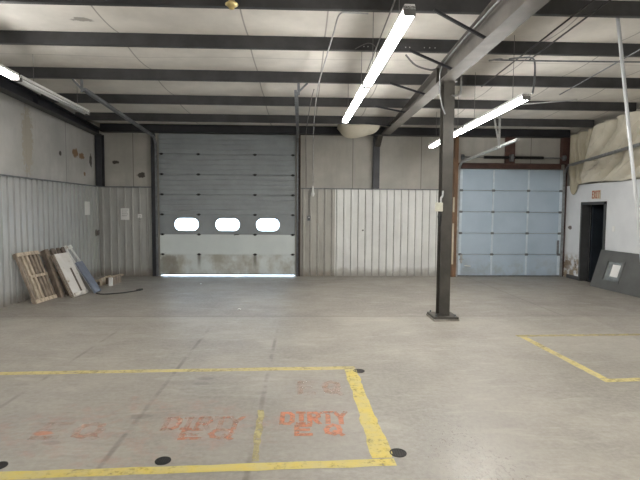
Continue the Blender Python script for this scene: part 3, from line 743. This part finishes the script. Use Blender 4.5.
# ------------------------------------------------------------------ white pole
t = thing('pole', 'tall slim white pole rising past the roof purlins at right', 'pole', (4.66, 6.02, 0))
obj('shaft', MB().tube([(4.66, 6.02, 0.03), (3.985, 5.98, roof(5.98) - .12)], .022, 12), 'pole', t, True)
obj('foot', MB().lathe([(.05, 0), (.05, .015), (.03, .03), (.03, .06)], (4.66, 6.02, 0), 14), 'pole', t)

# ------------------------------------------------------------------ draped sheeting on the right wall and back wall
def drape(label, fn, nu, nv, mat='sheet', name='insulation_sheet'):
    mb = MB().grid(fn, nu, nv)
    o = obj(name, mb, mat, None, True); solidify(o, .012, 0)
    return tag(o, label, 'sheeting')
def crease(a): 
    q = math.sin(2 * PI * a); return math.copysign(abs(q) ** .75, q)
def pleat(a, k=.65): return 1 - 2 * abs(math.sin(PI * a)) ** k      # sharp valley towards the wall
def fA(u, v):
    y = 12.36 - 1.20 * u
    zt = roof(y) - .235; zb = 2.53 - .33 * math.exp(-((u - .16) / .15) ** 2) + .03 * math.sin(u * 9)
    z = zt + (zb - zt) * v
    f = .085 * pleat(u * 3.4 + .30 * v + .15) + .035 * pleat(u * 7.7 - .4 * v + .2) + .07 * mnoise.noise(Vector((u * 4, v * 3, 1)))
    x = 7.20 + f + .10 * max(0, u - .6) / .4
    k = max(0, min(1, (2.75 - z) / .25)); x = x + (7.15 - .02 * math.sin(u * 20) - x) * k
    return (max(7.09, min(x, 7.37)), y + .12 * v * u, z)
drape('yellowed insulation sheet hanging in narrow folds in the corner by the blue door', fA, 130, 50, 'sheet_old')
def fB(u, v):
    y = 11.22 - 3.6 * u + .52 * v * (1 - u)
    zt = roof(y) - .235; zb = 2.50 + .02 * math.sin(u * 14)
    z = zt + (zb - zt) * v
    w = u + .26 * v * v
    f = .13 * pleat(w * 4.4 + .2, .55) * (.5 + .5 * math.sin(PI * min(1, v * .75 + .2))) + .045 * pleat(w * 10.3 + .8 * v) + .10 * mnoise.noise(Vector((w * 9, v * 3, 2))) + .05 * mnoise.noise(Vector((w * 22, v * 8, 5)))
    x = 7.15 + f; q = max(0, 1 - u / .05); x = x + (7.02 - x) * q
    k = max(0, min(1, (2.68 - z) / .18)); x = x + (7.12 - x) * k * .8
    return (max(7.0, min(x, 7.38 if z > 2.55 else 7.17)), y, z)
drape('wide cream insulation sheet draped above the open doorway and white wall', fB, 220, 60)
def fC(u, v):
    x = 0.90 + 1.06 * u
    y = 12.38 - .85 * v
    hump = (1 - (2 * u - 1) ** 6) ** .8
    z = roof(y) - .11 - (.27 + .06 * math.sin(u * 5)) * hump * math.sin(PI * (.10 + .8 * (1 - v)))
    return (x, y, z)
drape('beige flap of roof insulation sagging at the far end of the centre lights', fC, 24, 14)

# ------------------------------------------------------------------ doorway in the white partition
d3 = bpy.data.objects.new('door_3', None); COL.objects.link(d3); d3.location = (XR, (O0 + O1) / 2, 0)
tag(d3, 'dark open doorway in the white partition wall at right', 'door', None, 'structure')
obj('door_frame', MB().box(XR - .03, XR + .20, O0, O0 + .06, 0, OH).box(XR - .03, XR + .20, O1 - .06, O1, 0, OH).box(XR - .03, XR + .20, O0, O1, OH - .07, OH), 'frame', d3)
lf = obj('door_leaf', MB().slab((XR + .22, O1 - .075, .02), (.86, .06, 0), (0, -.045, 0), (0, 0, 1.92)), 'navy', d3)
obj('door_knob', MB().lathe([(.012, 0), (.03, .02), (.03, .05), (.01, .06)], (XR + .98, O1 - .10, .95), 12), 'galvd', lf)
struct('baseboard_right', MB().box(XR - .012, XR, O1, 12.44, 0, .10), 'frame')
# exit sign
t = thing('exit_sign', 'small faded EXIT sign with red letters above the open doorway', 'sign', (XR - .01, 11.29, 2.10))
obj('plate', MB().box(XR - .014, XR, 11.12, 11.45, 2.10, 2.31, .003), 'sign', t)
FONT = {
 'D': [[(0, 0), (0, 1), (.45, 1), (.72, .8), (.75, .5), (.72, .2), (.45, 0), (0, 0)]],
 'I': [[(.35, 0), (.35, 1)], [(.12, 1), (.58, 1)], [(.12, 0), (.58, 0)]],
 'R': [[(0, 0), (0, 1), (.5, 1), (.7, .85), (.7, .62), (.5, .5), (0, .5)], [(.35, .5), (.72, 0)]],
 'T': [[(0, 1), (.75, 1)], [(.375, 1), (.375, 0)]],
 'Y': [[(0, 1), (.375, .52), (.75, 1)], [(.375, .52), (.375, 0)]],
 'E': [[(.7, 1), (0, 1), (0, 0), (.7, 0)], [(0, .5), (.55, .5)]],
 'Q': [[(.38, 1), (.1, .85), (0, .5), (.1, .15), (.38, 0), (.66, .15), (.76, .5), (.66, .85), (.38, 1)], [(.45, .3), (.8, -.08)]],
 'X': [[(0, 0), (.72, 1)], [(0, 1), (.72, 0)]],
}
def strokes(mb, ch, o, ux, uy, w, h, lw, nrm, jit=0.0):
    o, ux, uy, nrm = Vector(o), Vector(ux), Vector(uy), Vector(nrm)
    for pl in FONT[ch]:
        P = [o + ux * (p[0] / .76 * w + random.uniform(-jit, jit)) + uy * (p[1] * h + random.uniform(-jit, jit)) for p in pl]
        for i, (a, b) in enumerate(zip(P[:-1], P[1:])):
            d = (b - a).normalized(); s = d.cross(nrm) * lw / 2; e = d * lw * .4
            q = nrm * (.0002 * i)
            mb.quad(a - e - s + q, b + e - s + q, b + e + s + q, a - e + s + q)
mb = MB()
for i, ch in enumerate('EXIT'):
    strokes(mb, ch, (XR - .0155, 11.432 - i * .078, 2.125), (0, -1, 0), (0, 0, 1), .056, .16, .024, (-1, 0, 0))
obj('lettering', mb, 'signr', t)
single('wall_plate', MB().box(XR - .012, XR, 10.55, 10.63, 1.33, 1.45, .003), 'paper', 'small white wall plate right of the open doorway', 'switch', (XR, 10.6, 1.33))

# loose door slab leaning on its long edge against the partition
t = thing('door_slab', 'loose charcoal door slab with a small window leaning against the white wall', 'door slab', (7.0, 10.2, 0))
A = Vector((6.93, 10.98, 0.004)); U = Vector((0.10, -2.05, 0)); V = Vector((0.185, -0.10, 0.885)); 
Un = U.normalized(); Vn = V.normalized(); Nn = Vn.cross(Un).normalized()
if Nn.x > 0: Nn = -Nn
TH = .045
def sl(mb, u0, u1, v0, v1, d0, d1): return mb.slab(A + Un * u0 + Vn * v0 - Nn * d0, Un * (u1 - u0), Vn * (v1 - v0), -Nn * (d1 - d0))
LU, LV = U.length, V.length
WU0, WU1, WV0, WV1 = .33, .86, .20, .68
mb = MB(); sl(mb, 0, WU0, 0, LV, 0, TH); sl(mb, WU1, LU, 0, LV, 0, TH); sl(mb, WU0, WU1, 0, WV0, 0, TH); sl(mb, WU0, WU1, WV1, LV, 0, TH)
sb = obj('slab', mb, 'leaf', t)
mb = MB()
for q in ((WU0 - .02, WU0 + .02, WV0 - .02, WV1 + .02), (WU1 - .02, WU1 + .02, WV0 - .02, WV1 + .02), (WU0, WU1, WV0 - .02, WV0 + .02), (WU0, WU1, WV1 - .02, WV1 + .02)): sl(mb, *q, -.008, TH)
obj('window_frame', mb, 'leaf', t)
mb = MB(); sl(mb, WU0 + .02, WU1 - .02, WV0 + .02, WV1 - .02, .018, .024)
g = obj('window_pane', mb, 'mirrorglass', t); g['label'] = 'grey glass pane with a white sticker'
mb = MB(); sl(mb, WU0 + .19, WU0 + .43, WV0 + .12, WV0 + .40, .012, .0175)
obj('sticker', mb, 'paper', g)

# ------------------------------------------------------------------ leaning lumber by the left wall
def lean_frame(o, top, along):
    """o: bottom near corner, top: point above it where the face reaches the wall, along: direction of the bottom edge"""
    o, top = Vector(o), Vector(top); v = top - o; vn = v.normalized(); u = Vector(along).normalized()
    n = u.cross(vn).normalized()
    if n.x < 0: n = -n
    return o, u, vn, n, v.length
def plank(o, u, v, n, u0, u1, v0, v1, d0, d1): return MB().slab(o + u * u0 + v * v0 + n * d0, u * (u1 - u0), v * (v1 - v0), n * (d1 - d0))
t = thing('wooden_pallet', 'pale slatted pallet leaning on the left wall, first of the leaning stack', 'pallet', (-5.0, 9.2, 0))
o, u, v, n, L = lean_frame((-4.91, 8.80, 0.0), (-5.27, 8.82, .935), (.05, .70, 0))
W = .64
for i, (a, w, m_) in enumerate(((0, .06, 'woodm'), (.13, .06, 'woodl'), (.25, .06, 'woodl'), (.37, .05, 'woodm'), (.48, .05, 'woodm'), (.58, .06, 'woodm'))):
    obj('slat', plank(o, u, v, n, a, a + w, 0, L, -.045, 0.0), m_, t)
for a, w in ((0.0, .07), (L * .49, .05), (L - .07, .07)):
    obj('crossboard', plank(o, u, v, n, 0.0 if a != L * .49 else .12, W, a, a + w, 0.0, .022), 'woodl', t)
for a in (0.02, L - .10): obj('back_board', plank(o, u, v, n, 0, W, a, a + .09, -.068, -.045), 'woodm', t)
t = thing('wooden_pallet', 'dark weathered pallet leaning between the pale pallet and the white board', 'pallet', (-4.85, 9.9, 0))
o, u, v, n, L = lean_frame((-4.76, 9.44, 0.0), (-5.19, 9.66, .94), (.04, .70, 0))
for a, w, m_ in ((0, .10, 'woodm'), (.20, .10, 'woodd'), (.40, .10, 'woodd'), (.58, .10, 'woodd')):
    obj('slat', plank(o, u, v, n, a, a + w, 0, L, -.01, .012), m_, t)
for a in (0.0, .32, .66): obj('stringer', plank(o, u, v, n, a, a + .04, 0, L, -.10, -.01), 'woodd', t)
for a in (0.0, L * .45, L - .09): obj('back_board', plank(o, u, v, n, 0, .70, a, a + .09, -.12, -.10), 'woodm', t)
t = thing('board', 'large stained white board leaning in front of the dark pallet', 'board', (-4.6, 9.8, 0))
o, u, v, n, L = lean_frame((-4.55, 9.42, 0.0), (-5.03, 9.62, .83), (.04, .60, 0))
obj('sheet', plank(o, u, v, n, 0, .55, 0, L, 0, .03), 'board', t)
obj('edge_batten', plank(o, u, v, n, 0.0, .03, 0, L, -.03, .034), 'woodm', t)
obj('torn_strip', plank(o, u, v, n, .33, .38, .05, .62, .03, .038), 'woodd', t)
for a, b in ((.06, .24), (.30, .48)): obj('rolled_end', MB().tube([o + u * a + v * .03 + n * .05, o + u * b + v * .03 + n * .05], .045, 12), 'board', t, True)
t = thing('metal_rail', 'white metal rail at the right end of the leaning stack, farther from the white board', 'rail', (-4.57, 10.66, 0))
obj('bar', MB().bar((-4.57, 10.66, 0.02), (-5.17, 10.64, .93), .03, .03), 'white', t)
obj('end_block', MB().bar((-5.14, 10.64, .88), (-5.18, 10.64, .95), .07, .07), 'paper', t)
t = thing('metal_rail', 'white metal rail leaning right beside the white board', 'rail', (-4.61, 10.42, 0))
obj('bar', MB().bar((-4.61, 10.42, 0.02), (-5.15, 10.38, .94), .03, .03), 'white', t)
obj('end_block', MB().bar((-5.11, 10.38, .87), (-5.155, 10.38, .95), .08, .08), 'board', t)
o, u, v, n, L = lean_frame((-4.33, 9.90, 0.0), (-4.82, 10.12, .61), (.0, .30, 0))
single('plank', plank(o, u, v, n, 0, .28, 0, L, 0, .04), 'blueg', 'blue-grey plank leaning at the front right end of the leaning stack', 'plank', (-4.4, 9.9, 0))
single('wooden_plank', MB().slab((-4.93, 11.0, .0), (.11, .0, 0), (.02, 1.25, 0), (0, 0, .05)), 'woodm', 'brown plank on the floor at the foot of the left wall', 'plank', (-4.9, 11.5, 0))
single('wooden_plank', MB().slab((-4.79, 11.05, .0), (.12, 0, 0), (.0, 1.15, 0), (0, 0, .05)), 'woodd', 'dark plank on the floor beside the small wooden frame', 'plank', (-4.7, 11.5, 0))
single('wooden_plank', MB().slab((-4.90, 11.15, .052), (.11, 0, 0), (.17, 1.15, 0), (0, 0, .04)), 'woodl', 'pale plank lying across the floor planks near the back corner', 'plank', (-4.8, 11.6, .05))
t = thing('low_crate', 'small wooden frame with a white end on the floor near the back left corner', 'frame', (-4.55, 11.1, 0))
obj('rail', MB().box(-4.66, -4.62, 10.95, 11.5, 0, .17), 'woodl', t); obj('rail', MB().box(-4.42, -4.38, 10.95, 11.5, 0, .17), 'woodm', t)
obj('end_board', MB().box(-4.62, -4.42, 11.2, 11.23, 0, .15), 'woodd', t); obj('end_board', MB().box(-4.44, -4.36, 10.91, 10.95, 0, .19), 'paper', t)
# cord on the floor
t = thing('extension_cable', 'thin black cord lying on the floor from the blue-grey plank', 'cord', (-4.3, 9.9, 0))
obj('cable', MB().tube(smooth_path([(-4.27, 9.86, .012), (-4.12, 9.78, .012), (-3.95, 9.82, .012), (-3.72, 9.98, .012), (-3.55, 10.22, .012)], 6), .012), 'black', t, True)
obj('plug', MB().tube([(-3.56, 10.20, .02), (-3.52, 10.27, .02), (-3.48, 10.33, .02)], [.02, .026, .02]), 'black', t)

# papers on the walls
def notice(label, x0, x1, z0, z1, wall):
    t = thing('paper_notice', label, 'notice', ((x0, YB - .03, z0) if wall == 'b' else (XL + .03, x0, z0)))
    if wall == 'b':
        obj('sheet', MB().box(x0, x1, YB - .068, YB - .062, z0, z1), 'paper', t)
        for k in range(4): obj('print', MB().box(x0 + .03, x1 - .03 - .02 * (k % 2), YB - .0695, YB - .0682, z1 - .05 - k * .05, z1 - .04 - k * .05), 'ink', t)
    else:
        obj('sheet', MB().box(XL + .062, XL + .068, x0, x1, z0, z1), 'paper', t)
    return t
notice('white printed notice taped to the ribbed wall left of the grey door', -4.77, -4.55, 1.49, 1.79, 'b')
notice('small pale scrap of paper between the printed notice and the grey door', -4.33, -4.22, 1.54, 1.64, 'b')
notice('narrow white paper on the left ribbed wall near the corner', 11.72, 11.98, 1.62, 1.95, 'l')

# ------------------------------------------------------------------ floor drains, markings
for (x, y, r, lb) in ((-.964, 3.224, .055, 'round floor drain beside the front yellow line, between the two words'), (-2.06, 3.187, .055, 'round floor drain at the left edge of the photo'),
                      (.705, 3.291, .062, 'round floor drain outside the front right corner of the yellow box'), (.633, 5.049, .062, 'round floor drain outside the far right corner of the yellow box')):
    t = thing('floor_drain', lb, 'drain', (x, y, 0), 'floor drains')
    obj('rim', MB().lathe([(r, 0), (r, .004), (r * .84, .004), (r * .84, .001)], (x, y, 0), 24), 'iron', t)
    mb = MB()
    for k in range(-2, 3):
        h = math.sqrt(max(0, (r * .84) ** 2 - (k * r * .3) ** 2)); mb.box(x + k * r * .3 - .005, x + k * r * .3 + .005, y - h, y + h, .001, .004)
    obj('grate', mb, 'iron', t)
    obj('well', MB().lathe([(r * .85, .0006), (r * .85, .0012)], (x, y, 0), 24), 'black', t)
ZP = .0025
def strip(mb, a, b, w0, w1=None, n=24, jit=.006):
    w1 = w0 if w1 is None else w1
    a, b = Vector((*a, ZP)), Vector((*b, ZP)); d = (b - a); s = Vector((-d.y, d.x, 0)).normalized()
    L = [mb.b.verts.new(a + d * (i / n) + s * ((w0 + (w1 - w0) * i / n) / 2 + random.uniform(-jit, jit))) for i in range(n + 1)]
    Q = [mb.b.verts.new(a + d * (i / n) - s * ((w0 + (w1 - w0) * i / n) / 2 + random.uniform(-jit, jit))) for i in range(n + 1)]
    for i in range(n): mb.b.faces.new((L[i], Q[i], Q[i + 1], L[i + 1]))
    return mb
t = thing('floor_marking', 'yellow painted bay outline around the orange words on the floor', 'floor marking', (-1, 4.1, 0))
obj('front_line', strip(MB(), (-3.2, 3.015), (.66, 3.165), .095), 'yel', t)
obj('side_line', strip(MB(), (.583, 3.222), (.545, 5.10), .15, .13, 24, .012), 'yel', t)
b_ = obj('back_line', strip(MB(), (-4.6, 4.99), (.60, 5.155), .10), 'yelp', t); b_['label'] = 'faded back line'
d_ = obj('joint_line', strip(MB(), (-.325, 3.2), (-.35, 4.05), .05, .05, 12, .01), 'yelf', t); d_['label'] = 'worn yellow stripe over the floor joint'
t = thing('floor_marking', 'yellow painted bay corner on the floor at the right edge', 'floor marking', (3.2, 5.5, 0))
obj('side_line', strip(MB(), (3.20, 4.76), (3.12, 6.415), .10, .10), 'yelp', t)
obj('front_line', strip(MB(), (3.15, 4.70), (5.4, 4.84), .10), 'yelp', t)
f_ = obj('back_line', strip(MB(), (3.05, 6.47), (5.4, 6.54), .10), 'yelf', t); f_['label'] = 'nearly worn away back line'
def word(txt, label, x0, y0, cw, gap, h, lw, mat, ang=0.0):
    t = thing('painted_word', label, 'floor lettering', (x0, y0, 0))
    ca, sa = math.cos(ang), math.sin(ang)
    for i, ch in enumerate(txt):
        mb = MB(); strokes(mb, ch, (x0 + (cw + gap) * i * ca, y0 + (cw + gap) * i * sa, ZP + .0005), (ca, sa, 0), (-sa, ca, 0), cw, h, lw, (0, 0, 1), .006)
        obj('letter', mb, mat, t)
    return t
word('DIRTY', 'bright orange painted word DIRTY on the floor near the yellow corner', -.155, 3.775, .085, .028, .21, .042, 'ora')
word('EQ', 'orange painted letters EQ under the bright word DIRTY', -.03, 3.585, .115, .115, .155, .042, 'ora')
word('DIRTY', 'faded orange painted word DIRTY left of the worn yellow stripe', -1.10, 3.70, .098, .03, .21, .042, 'oraf')
word('EQ', 'faded orange letters EQ under the faded word DIRTY', -.93, 3.54, .15, .08, .15, .045, 'oraf')
word('EQ', 'ghosted orange letters EQ between the bright words and the far yellow line', -.01, 4.42, .14, .10, .30, .06, 'oraff')
word('EQ', 'barely visible orange letters near the left end of the yellow bay', -2.05, 3.58, .18, .10, .24, .06, 'oraff')
# bits of debris on the back slab
for i, (x, y, s_) in enumerate(((-1.1, 8.25, .03), (-2.4, 11.2, .02))):
    mb = MB(); r_ = bmesh.ops.create_icosphere(mb.b, subdivisions=1, radius=s_, matrix=Matrix.Translation((x, y, s_ * .5)) @ Matrix.Diagonal((1.3, .9, .55, 1)))
    single('debris', mb, 'paper', ('small white crumb on the dark floor in front of the grey door', 'tiny white crumb on the floor close to the grey door')[i], 'debris', (x, y, 0))

# ------------------------------------------------------------------ world, camera, view
w = bpy.data.worlds.new('overcast'); scene.world = w; w.use_nodes = True
bg = w.node_tree.nodes['Background']; bg.inputs[0].default_value = (0.62, 0.80, 1.0, 1); bg.inputs[1].default_value = 8.0
cam = bpy.data.cameras.new('camera'); co = bpy.data.objects.new('camera', cam); COL.objects.link(co)
cam.sensor_width = 36; cam.lens = 470 * 36 / 640; cam.clip_start = .05
yaw, pitch, roll = R(2.2), R(3.5), R(0.4)
fw = Vector((math.sin(yaw) * math.cos(pitch), math.cos(yaw) * math.cos(pitch), -math.sin(pitch)))
r0 = Vector((math.cos(yaw), -math.sin(yaw), 0)); u0 = r0.cross(fw)
r1 = r0 * math.cos(roll) + u0 * math.sin(roll); u1 = -r0 * math.sin(roll) + u0 * math.cos(roll)
co.matrix_world = Matrix(((r1.x, u1.x, -fw.x, 0), (r1.y, u1.y, -fw.y, 0), (r1.z, u1.z, -fw.z, 1.75), (0, 0, 0, 1)))
scene.camera = co
vs = scene.view_settings
vs.view_transform = 'Standard'; vs.look = 'None'; vs.gamma = 1; vs.use_curve_mapping = False; vs.exposure = 0.75
scene.cycles.use_denoising = True
scene.cycles.max_bounces = 10; scene.cycles.diffuse_bounces = 6
